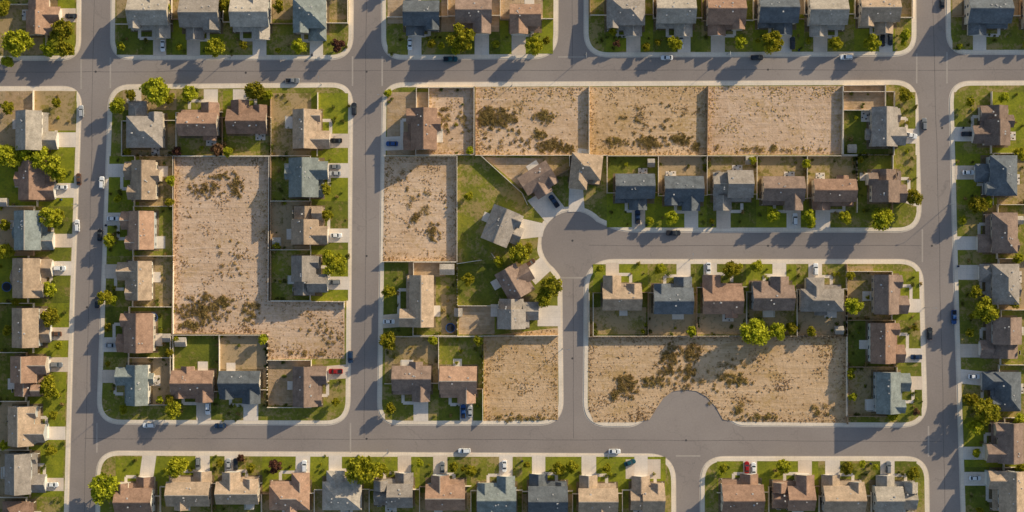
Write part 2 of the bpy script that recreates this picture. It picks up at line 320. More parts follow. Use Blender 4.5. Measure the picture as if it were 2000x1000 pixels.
# ------------------------------------------------------------ houses
def house(px,py,w,d,rot,color,u=0.0,gw=6.2,flip=False):
    """w street-width, d total depth (m), rot radians, front is local -y, u garage centre local x"""
    rnd=random.Random(int(px*31+py*17))
    two=rnd.random()<0.72
    e=MB(); walls=MB(); roof=MB(); win=MB(); 
    rm='roof_'+color; wm='wall%d'%rnd.randrange(len(WALL))
    W=w/2; D=d/2
    Dm=d*rnd.uniform(0.60,0.70)
    y1=D-0.4; y0=y1-Dm; x0=-W+0.4; x1=W-0.4
    ze=5.8 if two else 3.6; p=rnd.uniform(0.56,0.68); o=0.45; th=0.2
    rc='ridge' if rnd.random()<.5 and color in('tan','light','gray','pink','teal') else rm
    yc=(y0+y1)/2; h=Dm/2; zr=ze+p*h
    def prism_x(xa,xb,ya,yb,ze,p,hipL=0,hipR=0,o=o):
        yc=(ya+yb)/2;h=(yb-ya)/2;zr=ze+p*h
        walls.add([(xa,ya,0),(xa,yb,0),(xa,yb,ze-.02),(xa,yc,(zr if not hipL else ze)-.1),(xa,ya,ze-.02),(xb,ya,0),(xb,yb,0),(xb,yb,ze-.02),(xb,yc,(zr if not hipR else ze)-.1),(xb,ya,ze-.02)],
          [(0,1,2,3,4)[::-1],(5,6,7,8,9),(0,4,9,5),(1,6,7,2),(2,7,8,3),(3,8,9,4)],wm)
        el=ze-p*o; L=xa-o; Rr=xb+o
        rl=xa-o+(h+o)*hipL; rr=xb+o-(h+o)*hipR
        t=[(L,ya-o,el),(Rr,ya-o,el),(Rr,yb+o,el),(L,yb+o,el),(rl,yc,zr),(rr,yc,zr)]
        bt=[(a,b_,c-th) for a,b_,c in t]
        roof.add(t+bt,[(0,1,5,4),(3,4,5,2),(0,4,3),(1,2,5),(6,10,11,7),(9,8,11,10),(6,9,10),(7,11,8),(0,6,7,1),(3,2,8,9),(0,3,9,6),(1,7,8,2)] if (hipL or hipR) else
          [(0,1,5,4),(3,4,5,2),(6,10,11,7),(9,8,11,10),(0,6,7,1),(3,2,8,9),(0,4,10,6),(4,3,9,10),(1,7,11,5),(5,11,8,2)],rm)
        roof.box(min(rl,rr)+.02,max(rl,rr)-.02,yc-.15,yc+.15,zr-.05,zr+.03,rc)
        return zr
    def prism_y(xa,xb,ya,yb,ze,p,hip=0,o=o):
        xc=(xa+xb)/2;h=(xb-xa)/2;zr=ze+p*h
        walls.add([(xa,ya,0),(xb,ya,0),(xb,ya,ze-.02),(xc,ya,(zr if not hip else ze)-.1),(xa,ya,ze-.02),(xa,yb,0),(xb,yb,0),(xb,yb,ze-.02),(xc,yb,zr-.1),(xa,yb,ze-.02)],
          [(0,1,2,3,4),(0,5,9,4)[::-1],(1,6,7,2),(2,7,8,3),(3,8,9,4),(5,6,7,8,9)[::-1]],wm)
        el=ze-p*o; F=ya-o; B=yb
        rf=F+(h+o)*hip
        t=[(xa-o,F,el),(xa-o,B,el),(xb+o,F,el),(xb+o,B,el),(xc,rf,zr),(xc,B,zr)]
        bt=[(a,b_,c-th) for a,b_,c in t]
        fs=[(0,4,5,1),(2,3,5,4),(6,7,11,10),(8,10,11,9),(0,1,7,6),(2,8,9,3)]
        fs+= [(0,2,4),(6,10,8),(0,6,8,2)] if hip else [(0,6,10,4),(4,10,8,2)]
        roof.add(t+bt,fs,rm)
        roof.box(xc-.15,xc+.15,rf+.02,B,zr-.05,zr+.03,rc)
        return zr
    hip=rnd.random()
    hl=1 if hip<0.18 else 0; hr=1 if hip<0.18 else 0
    if rnd.random()<0.25 and not hl:
        s=rnd.choice([-1,1]); xm=s*W*0.25
        if s>0:
            prism_x(x0,xm,y0,y1,ze,p); prism_x(xm-.2,x1,y0+.8,y1-.7,ze-(2.2 if two else .5),p)
        else:
            prism_x(xm,x1,y0,y1,ze,p); prism_x(x0,xm+.2,y0+.8,y1-.7,ze-(2.2 if two else .5),p)
    else:
        prism_x(x0,x1,y0,y1,ze,p,hl,hr)
    gw=min(gw,w*0.55)
    gc=max(x0+gw/2,min(x1-gw/2,u)); ga,gb=gc-gw/2,gc+gw/2
    high=two and rnd.random()<0.35
    zg=(ze-.25) if high else 2.95
    pg=p+0.03; zgr=zg+pg*gw/2
    yb=y0+ (min(h,(zgr-ze)/p)+.05 if zgr>ze else 0.6)
    fg=-D+0.5
    prism_y(ga,gb,fg,max(yb,y0+.3),zg,pg,1 if hip<0.15 else 0)
    sgn=-1 if gc>0 else 1
    ra,rb=(x0,ga) if sgn<0 else (gb,x1)
    if rb-ra>3.2:
        fw=min(rb-ra-.3,rnd.uniform(3.6,5.2)); fc=(ra+.15+fw/2) if sgn<0 else (rb-.15-fw/2)
        if rnd.random()<0.75:
            zf=ze-.12 if rnd.random()<.7 else 2.8
            zz=zf+(p+.05)*fw/2; yb2=y0+(min(h,(zz-ze)/p)+.05 if zz>ze else .5)
            prism_y(fc-fw/2,fc+fw/2,y0-rnd.uniform(.9,1.9),max(yb2,y0+.3),zf,p+.05)
        ya=y0-1.9; q=[(ra-.05,ya,2.45),(rb,ya,2.45),(rb,y0+.05,3.05),(ra-.05,y0+.05,3.05)]
        roof.add(q+[(a,b_,c-.16) for a,b_,c in q],[(0,1,2,3),(7,6,5,4),(0,4,5,1),(1,5,6,2),(3,7,4,0)],rm)
        for xx in (ra+.25,rb-.25): walls.box(xx-.1,xx+.1,ya+.1,ya+.3,0,2.38,'trim')
    if rnd.random()<0.35:
        bw=rnd.uniform(3.5,5); bc=rnd.uniform(x0+bw/2+.5,x1-bw/2-.5); bz=2.9 if rnd.random()<.6 else ze-.2
        hh=bw/2; zb=bz+p*hh
        walls.box(bc-hh,bc+hh,y1-.3,y1+1.6,0,bz,wm)
        yi=y1-(max(0,(zb-ze))/p) if zb>ze else y1-.2
        t_=[(bc-hh-o,y1+2,bz-p*o),(bc-hh-o,yi-.1,bz-p*o),(bc+hh+o,y1+2,bz-p*o),(bc+hh+o,yi-.1,bz-p*o),(bc,y1+2,zb),(bc,yi-.1,zb)]
        roof.add(t_+[(a,b_,c-th) for a,b_,c in t_],[(0,1,5,4),(2,4,5,3),(6,10,11,7),(8,9,11,10),(0,6,7,1),(2,3,9,8),(0,4,10,6),(4,2,8,10)],rm)
    for k in range(rnd.randint(3,6)):
        vx=rnd.uniform(x0+2.2,x1-2.2); vy=yc+rnd.uniform(.5,2.6)*rnd.choice([1,1,-1]); vz=ze+p*(h-abs(vy-yc))
        s=rnd.uniform(.14,.3); e.box(vx-s,vx+s,vy-s,vy+s,vz-.3,vz+rnd.uniform(.15,.45),'vent')
    def wn(xa,xb,y,za,zb,s):
        win.box(xa-.1,xb+.1,min(y,y+s*.05),max(y,y+s*.05),za-.1,zb+.1,'trim')
        win.box(xa,xb,min(y,y+s*.08),max(y,y+s*.08),za,zb,'glass')
    def wx(ya,yb,x,za,zb,s):
        win.box(min(x,x+s*.05),max(x,x+s*.05),ya-.1,yb+.1,za-.1,zb+.1,'trim')
        win.box(min(x,x+s*.08),max(x,x+s*.08),ya,yb,za,zb,'glass')
    for zf in ([0.9,3.7] if two else [0.9]):
        n=4
        for i in range(n):
            xx=x0+(x1-x0)*(i+.5)/n
            wn(xx-.65,xx+.65,y1,zf,zf+1.3,1)
            if zf>1 and not (ga-1<xx<gb+1): wn(xx-.65,xx+.65,y0,zf,zf+1.3,-1)
        for s,xx in ((-1,x0),(1,x1)):
            wx(yc-2.2,yc-1.1,xx,zf,zf+1.2,s); wx(yc+1.1,yc+2.2,xx,zf,zf+1.2,s)
    gd=MB(); gd.box(gc-2.45,gc+2.45,fg-.06,fg+.01,0.02,2.25,'gdoor')
    for i in range(1,4): gd.box(gc-2.4,gc+2.4,fg-.075,fg-.06,.02+i*.56-.015,.02+i*.56+.015,'trim')
    dx=(ra+rb)/2; dr=MB(); dr.box(dx-.5,dx+.5,y0-.07,y0+.01,.05,2.15,'door'); dr.box(dx-.62,dx-.5,y0-.09,y0+.01,.05,2.27,'trim'); dr.box(dx+.5,dx+.62,y0-.09,y0+.01,.05,2.27,'trim')
    pt=MB(); pw=rnd.uniform(3,5); pc=rnd.uniform(x0+pw/2,x1-pw/2); pl=rnd.uniform(2.4,3.8)
    pt.box(pc-pw/2,pc+pw/2,y1+.01,y1+pl,0,.1,'drive')
    x,y=Pz(px,py,5.0 if two else 3.5)
    emp=bpy.data.objects.new('suburban_house',None); col.objects.link(emp)
    emp.empty_display_size=2; emp.location=(x,y,0.13); emp.rotation_euler=(0,0,rot)
    walls.obj('walls',emp); roof.obj('roof',emp); win.obj('windows',emp); gd.obj('garage_door',emp); dr.obj('front_door',emp); e.obj('roof_vents',emp); pt.obj('patio',emp)
    bd=MB(); g=.9; zz=.021+rnd.random()*.002
    bd.add([(x0-g,y0-g-1.2,zz),(x1+g,y0-g-1.2,zz),(x1+g,y1+g,zz),(x0-g,y1+g,zz)],[(0,1,2,3)],'mulch'); bd.obj('planting_bed',emp)
    if rnd.random()<0.3:
        pg_=MB(); 
        for xx in (pc-pw/2+.2,pc+pw/2-.2): pg_.box(xx-.08,xx+.08,y1+pl-.3,y1+pl-.14,.1,2.5,'trim')
        k=int(pw/.45)
        for i in range(k+1):
            xx=pc-pw/2+pw*i/k; pg_.box(xx-.07,xx+.07,y1+.02,y1+pl,2.5,2.62,'trim')
        pg_.box(pc-pw/2,pc+pw/2,y1+pl-.3,y1+pl-.15,2.38,2.5,'trim'); pg_.obj('pergola',emp)
    elif rnd.random()<0.5:
        tb=MB(); ty=y1+pl*.55; tb.tube((pc,ty,.75),(pc,ty,.8),.65,.65,'vent',12); tb.tube((pc,ty,.1),(pc,ty,.75),.05,.05,'pole')
        for a in range(4):
            an=a*math.pi/2+.4; cx,cy=pc+1.1*math.cos(an),ty+1.1*math.sin(an); tb.box(cx-.24,cx+.24,cy-.24,cy+.24,.42,.5,'black')
            tb.box(cx-.24,cx+.24,cy+(.2 if math.sin(an)>0 else -.24),cy+(.24 if math.sin(an)>0 else -.2),.5,.95,'black')
        tb.obj('patio_table_and_chairs',emp)
    return emp
ROT={'D':0,'U':math.pi,'R':math.pi/2,'L':-math.pi/2}
FENCE=[]
SHRUB=[]; SMALLT=[]
def lerp(c,t,a,b):
    if isinstance(c,(int,float)): return c
    return c[0]+(c[1]-c[0])*((t-a)/(b-a) if b!=a else 0)
def row(front,curb,back,edges,hs,fence=True,lawn=True,endf=(True,True)):
    A,B=edges[0],edges[-1]
    for i,h in enumerate(hs):
        cx,cy,w,hh,colr,dr=h[:6]
        e0,e1=edges[i],edges[i+1]
        rnd=random.Random(int(cx*7+cy))
        vert=front in 'DU'
        if vert: u={'D':dr-cx,'U':cx-dr}[front]; W_,D_=w,hh
        else: u={'R':cy-dr,'L':dr-cy}[front]; W_,D_=hh,w
        sgn={'D':1,'U':-1,'R':1,'L':-1}[front]
        c=cy if vert else cx; face=c+sgn*D_/2
        house(cx,cy,W_*S,D_*S,ROT[front],colr,u*S)
        if lawn:
            m1=rnd.choice(FL); m2=rnd.choice(BLN)
            mid=c
            def q(a0,a1,b0,b1):
                if vert: return [(a0,b0),(a1,b0),(a1,b1),(a0,b1)]
                return [(b0,a0),(b0,a1),(b1,a1),(b1,a0)]
            def ql(a0,a1,bm):
                k0,k1=lerp(curb,a0,A,B),lerp(curb,a1,A,B)
                if vert: return [(a0,bm),(a1,bm),(a1,k1),(a0,k0)]
                return [(bm,a0),(bm,a1),(k1,a1),(k0,a0)]
            sheet('lawn',q(e0,e1,back,mid),0.1415+lift()*.5,m2)
            a0=e0+(32 if i==0 and endf[0]=='c' else 0); a1=e1-(32 if i==len(hs)-1 and endf[1]=='c' else 0)
            sheet('lawn',ql(a0,a1,mid),0.1445+lift()*.5,m1)
        dw=rnd.uniform(12.5,14.5); k=lerp(curb,dr,A,B)+sgn*2.5
        dr2=max((cx-w/2 if vert else cy-hh/2)+13,min((cx+w/2 if vert else cy+hh/2)-13,dr))
        fe=face-sgn*6
        z=0.159+lift()*.5; mt=rnd.choice(['drive','drive','drive2'])
        if vert: sheet('driveway',[(dr2-dw,fe),(dr2+dw,fe),(dr+dw,k),(dr-dw,k)],z,mt)
        else: sheet('driveway',[(fe,dr2-dw),(fe,dr2+dw),(k,dr+dw),(k,dr-dw)],z,mt)
        ctr=cx if vert else cy; s2=1 if dr<ctr else -1
        a=dr+s2*dw; b_=ctr+s2*W_*.22; wl=face+sgn*2
        if vert: sheet('footpath',rect(min(a,b_),wl-3,max(a,b_),wl+3),z-.006,'drive'); sheet('footpath',rect(b_-3,min(wl,face-sgn*14),b_+3,max(wl,face-sgn*14)),z-.0045,'drive')
        else: sheet('footpath',rect(wl-3,min(a,b_),wl+3,max(a,b_)),z-.006,'drive'); sheet('footpath',rect(min(wl,face-sgn*14),b_-3,max(wl,face-sgn*14),b_+3),z-.0045,'drive')
        for _ in range(rnd.randint(5,11)):
            a=rnd.uniform(e0+5,e1-5); b_=face+sgn*rnd.uniform(2,7) if rnd.random()<.5 else rnd.uniform(min(face,k),max(face,k))
            if abs(a-dr)<dw+4: continue
            SHRUB.append((a,b_) if vert else (b_,a))
        for _ in range(rnd.randint(5,13)):
            a=rnd.choice([e0+4,e1-4,rnd.uniform(e0+5,e1-5)]); b_=rnd.uniform(min(back,c-sgn*D_*.6),max(back,c-sgn*D_*.6))
            SHRUB.append((a,b_) if vert else (b_,a))
        if rnd.random()<.75:
            a=rnd.choice([rnd.uniform(e0+8,e0+16),rnd.uniform(e1-16,e1-8)]); b_=rnd.uniform(.3,.8)*(k-face)+face
            if abs(a-dr)>dw+8: SMALLT.append((a,b_,rnd.uniform(5,9.5)) if vert else (b_,a,rnd.uniform(5,9.5)))
        if rnd.random()<.55:
            a=rnd.choice([e0+9,e1-9]); b_=back+sgn*9
            SMALLT.append((a,b_,rnd.uniform(5,11)) if vert else (b_,a,rnd.uniform(5,11)))
        if fence:
            ff=c+sgn*D_*rnd.uniform(-.05,.2)
            if vert:
                if i>0 or endf[0]: FENCE.append([(e0,back),(e0,ff)])
                if i==len(hs)-1 and endf[1]: FENCE.append([(e1,back),(e1,ff)])
                FENCE.append([(e0,ff),(cx-w/2+2,ff)]); FENCE.append([(cx+w/2-2,ff-1),(e1,ff-1)])
            else:
                if i>0 or endf[0]: FENCE.append([(back,e0),(ff,e0)])
                if i==len(hs)-1 and endf[1]: FENCE.append([(back,e1),(ff,e1)])
                FENCE.append([(ff,e0),(ff,cy-hh/2+2)]); FENCE.append([(ff-1,cy+hh/2-2),(ff-1,e1)])
    if fence:
        FENCE.append([(A,back),(B,back)] if front in 'DU' else [(back,A),(back,B)])
T='tan';BR='brown';G_='gray';N='navy';TE='teal';PK='pink';LT='light';UM='umber'
row('R',146,-40,[-90,10,108],[(82,-60,70,70,G_,-40),(84,32,66,72,PK,30)],endf=(True,False))
row('D',107,-40,[228,337,437,530,680],[(290,35,78,76,LT,312),(390,38,76,76,G_,378),(488,38,74,76,LT,507),(605,38,64,80,TE,618)],endf=(False,'c'))
row('D',105,-40,[757,875,977,1080],[(823,35,70,66,N,810),(925,32,70,68,UM,941),(1026,38,60,58,PK,1013)],endf=(False,False))
row('D',100,-40,[1152,1275,1370,1470,1570,1668,1780],[(1222,30,74,78,G_,1237),(1320,32,76,76,LT,1336),(1418,30,74,76,BR,1402),(1520,28,76,76,N,1532),(1617,32,74,76,LT,1602),(1718,28,76,72,T,1730)],endf=('c','c'))
row('D',97,-40,[1860,1990,2090,2190],[(1932,30,84,74,N,1913),(2040,30,76,72,BR,2055),(2140,30,76,72,G_,2155)],endf=(False,True))
row('R',(150,118),-30,[178,303,403,499,592,688,783,878,970,1065],[(70,255,76,76,LT,273),(71,352,70,76,BR,372),(65,450,72,76,TE,470),(62,543,72,76,T,524),(60,640,70,76,T,652),(57,735,70,78,PK,712),(53,832,72,76,T,846),(48,925,74,78,G_,946),(42,1018,74,76,BR,1035)],endf=(False,True))
row('U',177,305,[240,346,436,530],[(283,242,70,92,G_,262),(387,232,76,66,BR,412),(482,228,78,66,BR,468)],endf=(True,True))
row('R',680,530,[182,305,393,488,587],[(608,252,72,76,T,275),(603,347,76,76,TE,333),(605,440,70,74,T,460),(605,538,70,76,G_,553)],endf=(False,True))
row('L',(214,200),340,[305,403,500,599,698,790],[(272,352,64,76,T,333),(267,450,68,74,PK,428),(262,548,68,76,T,530),(262,650,74,76,BR,673),(258,752,62,78,TE,735)],endf=(True,True))
row('D',819,654,[335,430,523],[(376,755,82,62,BR,398),(468,757,80,64,N,490)],endf=(True,True))
row('R',677,523,[703,795],[(605,755,66,78,UM,725)],lawn=False)
row('L',752,926,[172,303],[(820,252,66,80,BR,281)],lawn=False)
row('L',750,893,[512,655],[(814,588,66,100,T,628)])
row('D',820,657,[752,857,943],[(804,750,76,70,UM,822),(895,752,72,72,PK,911)],endf=(False,True))
row('D',444,305,[1185,1285,1380,1477,1575,1672],[(1240,375,76,70,N,1247),(1336,378,76,68,N,1350),(1432,372,76,78,G_,1413),(1530,378,80,66,UM,1550),(1630,380,82,60,BR,1607)])
row('R',1788,1645,[180,303],[(1735,248,66,76,G_,266)])
row('R',1790,1672,[303,415],[(1738,363,70,64,UM,390)],endf=(True,False))
row('U',516,656,[1158,1265,1360,1457,1555,1652],[(1215,572,76,68,T,1196),(1315,577,76,72,N,1335),(1412,575,78,76,BR,1387),(1510,573,80,66,UM,1522),(1605,575,84,66,G_,1592)],endf=(True,True))
row('R',(1795,1800),1652,[530,625,716,812],[(1742,575,70,76,UM,597),(1735,670,70,78,BR,694),(1746,767,70,80,TE,748)])
row('U',892,1062,[226,315,415,512,615,722,820,920,1020,1118,1215,1300],[(262,968,72,70,BR,292),(368,955,84,66,T,396),(464,953,82,62,T,452),(565,960,78,72,PK,592),(668,958,76,76,LT,655),(768,958,76,66,G_,790),(870,962,76,68,PK,860),(970,965,76,70,TE,988),(1070,965,76,76,N,1052),(1168,965,76,70,T,1150),(1265,965,66,70,T,1252)],endf=(False,False))
row('U',901,1062,[1400,1500,1598,1700,1790],[(1450,965,80,76,BR,1465),(1550,962,80,70,BR,1572),(1648,965,80,72,T,1626),(1750,965,84,70,LT,1733)],endf=(False,False))
row('L',(1863,1890),2075,[180,300,400,505,605,712,815,912,1010,1105],[(1937,245,72,78,UM,262),(1947,343,76,78,N,337),(1950,455,72,78,UM,475),(1953,555,72,78,G_,532),(1956,660,76,80,UM,685),(1957,765,74,76,N,735),(1962,865,72,78,UM,885),(1968,960,76,80,T,935),(1972,1055,76,80,BR,1035)],endf=(False,True))
row('U',-300,-42,[228,337,437,530,640],[(282,-120,76,74,T,260),(385,-120,76,74,G_,400),(484,-120,76,74,BR,500),(590,-120,76,74,N,575)])
row('U',-300,-42,[757,875,977,1080],[(823,-120,70,70,T,810),(925,-120,70,70,BR,941),(1026,-120,66,68,G_,1013)])
row('U',-300,-42,[1152,1275,1370,1470,1570,1668,1780],[(1212,-120,74,78,G_,1237),(1320,-120,76,76,T,1336),(1418,-120,74,76,BR,1402),(1520,-120,76,76,N,1532),(1617,-120,74,76,T,1602),(1718,-120,76,72,G_,1730)])
row('L',2200,2076,[180,300,400,505,605,712,815,912,1010],[(2140,245+100*i,72,76,c,262+100*i) for i,c in enumerate([T,BR,G_,N,T,UM,TE,BR])],lawn=False)
row('R',-180,-32,[178,303,403,499,592,688,783,878,970],[(-105,250+96*i,72,76,c,262+96*i) for i,c in enumerate([T,BR,G_,N,T,UM,TE,BR])],lawn=False)
house(1053,355,13,11.5,math.radians(32),UM,-.5,6)
house(1144,336,12.0,14,math.radians(-6),T,-2.5)
house(986,445,14,14.5,math.radians(68),G_,-1)
house(1010,548,12.5,13,math.radians(120),UM,.8)
house(1012,613,11.5,16,math.radians(90),G_,1)
for q in ([(1030,392),(1072,366),(1103,405),(1068,436)],[(1112,360),(1138,360),(1142,413),(1110,414)],[(1012,425),(1064,437),(1060,462),(1008,468)],[(1024,528),(1056,502),(1076,528),(1046,556)],[(1050,597),(1095,597),(1095,637),(1050,637)]):
    sheet('driveway',q,0.1640+lift()*.5,'drive')
FENCE+=[[(343,306),(530,306)],[(343,306),(338,652),(523,653)],[(527,306),(525,588)],[(527,588),(674,589)],[(673,589),(673,600)],[(523,653),(523,795)],
 [(893,305),(893,655)],[(751,305),(893,305)],[(748,511),(893,511)],[(838,172),(838,214)],[(927,170),(929,303)],[(929,304),(1185,304)],[(1150,170),(1150,304)],[(1382,169),(1380,304)],
 [(1645,168),(1643,302)],[(1645,168),(1727,167)],[(1727,167),(1727,214)],[(1647,216),(1710,216)],
 [(940,305),(1020,378)],[(1150,304),(1155,318)],[(1085,345),(1112,330)],[(893,515),(940,508)],[(960,495),(975,515)],[(895,597),(970,597)],[(893,656),(1090,655)],[(943,657),(943,822)],
 [(1152,657),(1652,656)],[(1652,516),(1654,827)],[(1150,572),(1150,657)],[(1186,304),(1186,375)],[(1020,378),(1030,400)],[(1112,305),(1112,325)]]
def mk_fence(pts,mat='fence'):
    b=MB()
    for i in range(len(pts)-1):
        a=Vector(P(*pts[i]));c=Vector(P(*pts[i+1])); d=c-a; L=d.length
        if L<0.8: continue
        ang=math.atan2(d.y,d.x); R=Matrix.Translation((a.x,a.y,0.13))@Matrix.Rotation(ang,4,'Z')
        hh=1.75
        b.box(0,L,-.04,.04,.05,hh,mat,R); b.box(0,L,-.11,.11,hh,hh+.09,mat,R)
        n=max(1,int(L/2.4))
        for k in range(n+1):
            x=L*k/n; b.box(x-.1,x+.1,-.12,.12,0,hh+.16,mat,R)
    if b.v: b.obj('wood_fence' if mat=='wood' else 'vinyl_fence')
rf=random.Random(3)
for f in FENCE: mk_fence(f,'fence' if rf.random()<.84 else 'wood')
# ------------------------------------------------------------ vegetation
def leafquad(b,c,s,rnd,m,flat=.0):
    n=Vector((rnd.gauss(0,1),rnd.gauss(0,1),rnd.gauss(0,1)+flat)).normalized()
    a=n.orthogonal().normalized(); a=Matrix.Rotation(rnd.uniform(0,6.28),3,n)@a; q=n.cross(a)
    a*=s*rnd.uniform(.7,1.2); q*=s*rnd.uniform(.5,.9); c=Vector(c)
    b.add([c-a-q*.5,c+a*.2-q,c+a+q*.4,c-a*.3+q],[(0,1,2,3)],m)
def tree_mesh(seed,mat,H=6.5,R=2.8,n=1900,ls=.3):
    rnd=random.Random(seed); b=MB()
    tr=H*.32; b.tube((0,0,0),(.1,.05,tr),.2,.13,'bark'); b.tube((.1,.05,tr),(0,.1,H*.7),.13,.05,'bark')
    lob=[(Vector((0,0,H*.66)),R*.6)]
    k=rnd.randint(8,12)
    for i in range(k):
        an=6.283*i/k+rnd.uniform(-.4,.4); rr=R*rnd.uniform(.5,.85); z=H*rnd.uniform(.4,.8)
        c=Vector((rr*math.cos(an),rr*math.sin(an),z)); lob.append((c,R*rnd.uniform(.26,.48)))
        b.tube((.08,.05,tr*rnd.uniform(.9,1.3)),tuple(c),.07,.025,'bark',5)
    lob.append((Vector((rnd.uniform(-.4,.4),rnd.uniform(-.4,.4),H*.88)),R*.33))
    tot=sum(r*r for _,r in lob)
    for c,r in lob:
        for _ in range(int(n*r*r/tot)):
            d=Vector((rnd.gauss(0,1),rnd.gauss(0,1),rnd.gauss(0,1))).normalized()*r*(rnd.random()**.45)*rnd.uniform(.85,1.15)
            d.z*=.8; leafquad(b,c+d,ls,rnd,mat,.5)
    return b.mesh('tree_mesh')
TM=[tree_mesh(i,'leaf') for i in range(7)]; TR=[tree_mesh(20+i,'leafred') for i in range(2)]
def shrub_mesh(seed,mat,n=150,R=1.0,ls=.16,H=.9):
    rnd=random.Random(seed); b=MB()
    for i in range(5): b.tube((0,0,0),(rnd.uniform(-.5,.5)*R,rnd.uniform(-.5,.5)*R,H*.8),.03,.01,'bark',4)
    cs=[(rnd.uniform(-.45,.45)*R,rnd.uniform(-.45,.45)*R,rnd.uniform(.4,.7)*H,rnd.uniform(.35,.6)*R) for _ in range(4)]
    for _ in range(n):
        c=rnd.choice(cs); d=Vector((rnd.gauss(0,1),rnd.gauss(0,1),rnd.gauss(0,.8))).normalized()*c[3]*rnd.random()**.4
        z=max(.05,c[2]+d.z); leafquad(b,(c[0]+d.x,c[1]+d.y,z),ls,rnd,mat,.4)
    return b
SM=[shrub_mesh(i,'shrub').mesh('shrub_mesh') for i in range(4)]+[shrub_mesh(9,'leaf').mesh('shrub_mesh'),shrub_mesh(10,'sage').mesh('shrub_mesh')]
TREES=[(33,82,26),(118,58,20),(95,97,13),(127,95,15),(20,305,20),(48,300,15),(75,305,18),(105,325,20),(5,300,18),(10,490,14),(100,425,19),(95,565,13),(97,618,16),(92,755,18),(103,812,8),(15,210,12),(110,200,9),(15,120,10),(5,15,14),(118,340,12),(15,645,9),(10,870,10),(100,880,9),
(302,178,25),(367,182,14),(495,177,16),(228,208,14),(255,185,10),(330,195,8),(418,92,17),(475,88,8),(585,90,13),(903,75,23),(843,85,8),(1045,88,15),(968,85,7),(1318,85,13),(1446,82,12),(1511,82,19),(1632,85,12),(1702,85,14),(1768,68,10),(1198,60,8),(325,15,9),(440,10,13),(545,12,11),
(212,470,12),(205,580,13),(333,352,9),(210,640,7),(635,370,11),(638,420,11),(655,515,20),(640,500,11),(525,185,8),(337,802,15),(240,800,8),(313,780,7),
(1510,420,13),(1313,425,12),(1582,423,12),(1653,425,12),(1723,425,20),(1785,385,14),(1768,185,12),(915,383,8),(1013,497,17),(1030,485,10),(1075,560,20),(1062,582,14),(915,545,11),(975,512,9),(760,570,12),(758,665,16),(762,798,10),(845,665,8),
(1430,525,15),(1478,520,11),(1290,525,10),(1478,648,25),(1520,645,15),(1545,640,10),(1585,648,9),(1668,598,16),(1662,735,7),(1665,775,8),(1745,812,10),(1575,320,8),
(346,910,18),(200,955,27),(705,918,27),(745,918,12),(885,912,9),(920,920,10),(1115,912,11),(1090,915,11),(1655,915,11),(1783,925,12),(1530,912,13),(1412,915,8),(490,915,9),(820,905,7),(1185,915,8),
(1930,605,22),(1905,570,12),(1910,400,16),(1930,395,10),(1928,805,24),(1905,835,13),(1908,885,8),(1895,650,8),(1890,780,10),(1895,200,8),(1960,190,10),(1985,660,10),(1980,590,12),(1880,430,8),(10,440,10),(30,590,7),(1995,300,12),(1990,505,10),(1993,820,11),(1995,915,10),(1900,780,11)]
RED=[(660,88,14),(423,292,12),(345,295,9),(537,912,14),(1790,805,8),(1205,85,8),(470,895,7)]
rt=random.Random(11)
TREES=[(x,y,r*1.1) for x,y,r in TREES]+SMALLT
for lst,ms,nm in ((TREES,TM,'deciduous_tree'),(RED,TR,'plum_tree')):
    for (x,y,r) in lst:
        o=bpy.data.objects.new(nm,rt.choice(ms)); col.objects.link(o)
        s=r*S/2.9; zz=s**.75
        X,Y=Pz(x,y,4.2*zz); o.location=(X,Y,.13); o.scale=(s,s,zz*rt.uniform(.85,1.05)); o.rotation_euler=(0,0,rt.uniform(0,6.28))
for (x,y) in SHRUB:
    o=bpy.data.objects.new('garden_shrub',rt.choice(SM)); col.objects.link(o)
    X,Y=P(x,y); s=rt.uniform(.5,1.35); o.location=(X,Y,.14); o.scale=(s,s,s*rt.uniform(.7,1.2)); o.rotation_euler=(0,0,rt.uniform(0,6.28))
PATCH=[(972,232,42,24,75),(950,225,18,18,25),(1065,228,22,14,24),(1055,262,16,10,14),(1080,285,32,14,34),(1110,290,12,8,8),(1200,278,28,9,18),(1270,278,36,14,40),(1330,272,28,12,28),(1360,285,12,8,9),
 (400,370,38,18,26),(462,362,15,26,24),(430,345,22,8,8),(395,605,54,30,100),(440,590,22,16,18),(490,605,16,24,20),(375,635,30,10,16),(450,500,30,50,8),(845,455,14,22,14),(812,425,10,12,7),(790,350,20,20,4),(820,400,50,60,8),
 (1310,692,22,22,32),(1350,688,22,24,30),(1225,755,26,26,40),(1270,745,34,12,24),(1345,725,20,26,22),(1438,742,26,12,24),(1300,725,26,16,16),(1490,815,36,8,16),(1440,800,12,20,10),(1200,770,12,14,8),(620,640,30,30,6),(1600,800,30,12,6),(905,240,12,40,8),(870,235,14,24,12),(600,690,60,6,8),(1010,815,60,8,14),
 (1000,270,70,30,16),(1260,230,80,40,14),(1500,290,110,8,16),(1400,735,120,50,22),(640,655,30,40,6)]
rp=random.Random(5)
for (x,y,a,bb,n) in PATCH:
    b=MB()
    for _ in range(int(n*1.7)):
        while True:
            dx,dy=rp.gauss(0,.5),rp.gauss(0,.5)
            if dx*dx+dy*dy<1.3: break
        X,Y=P(x+dx*a,y+dy*bb); R=rp.uniform(.4,1.35)*(1.1-.3*(dx*dx+dy*dy)); H=rp.uniform(.3,.62)*(.5+.5*R)
        for _k in range(int(38*R+12)):
            d=Vector((rp.gauss(0,1),rp.gauss(0,1),abs(rp.gauss(0,1)))).normalized()*rp.random()**.4
            leafquad(b,(X+d.x*R*rp.uniform(.7,1.1),Y+d.y*R,.17+d.z*H),.19,rp,'sage',.8)
    b.obj('sagebrush')
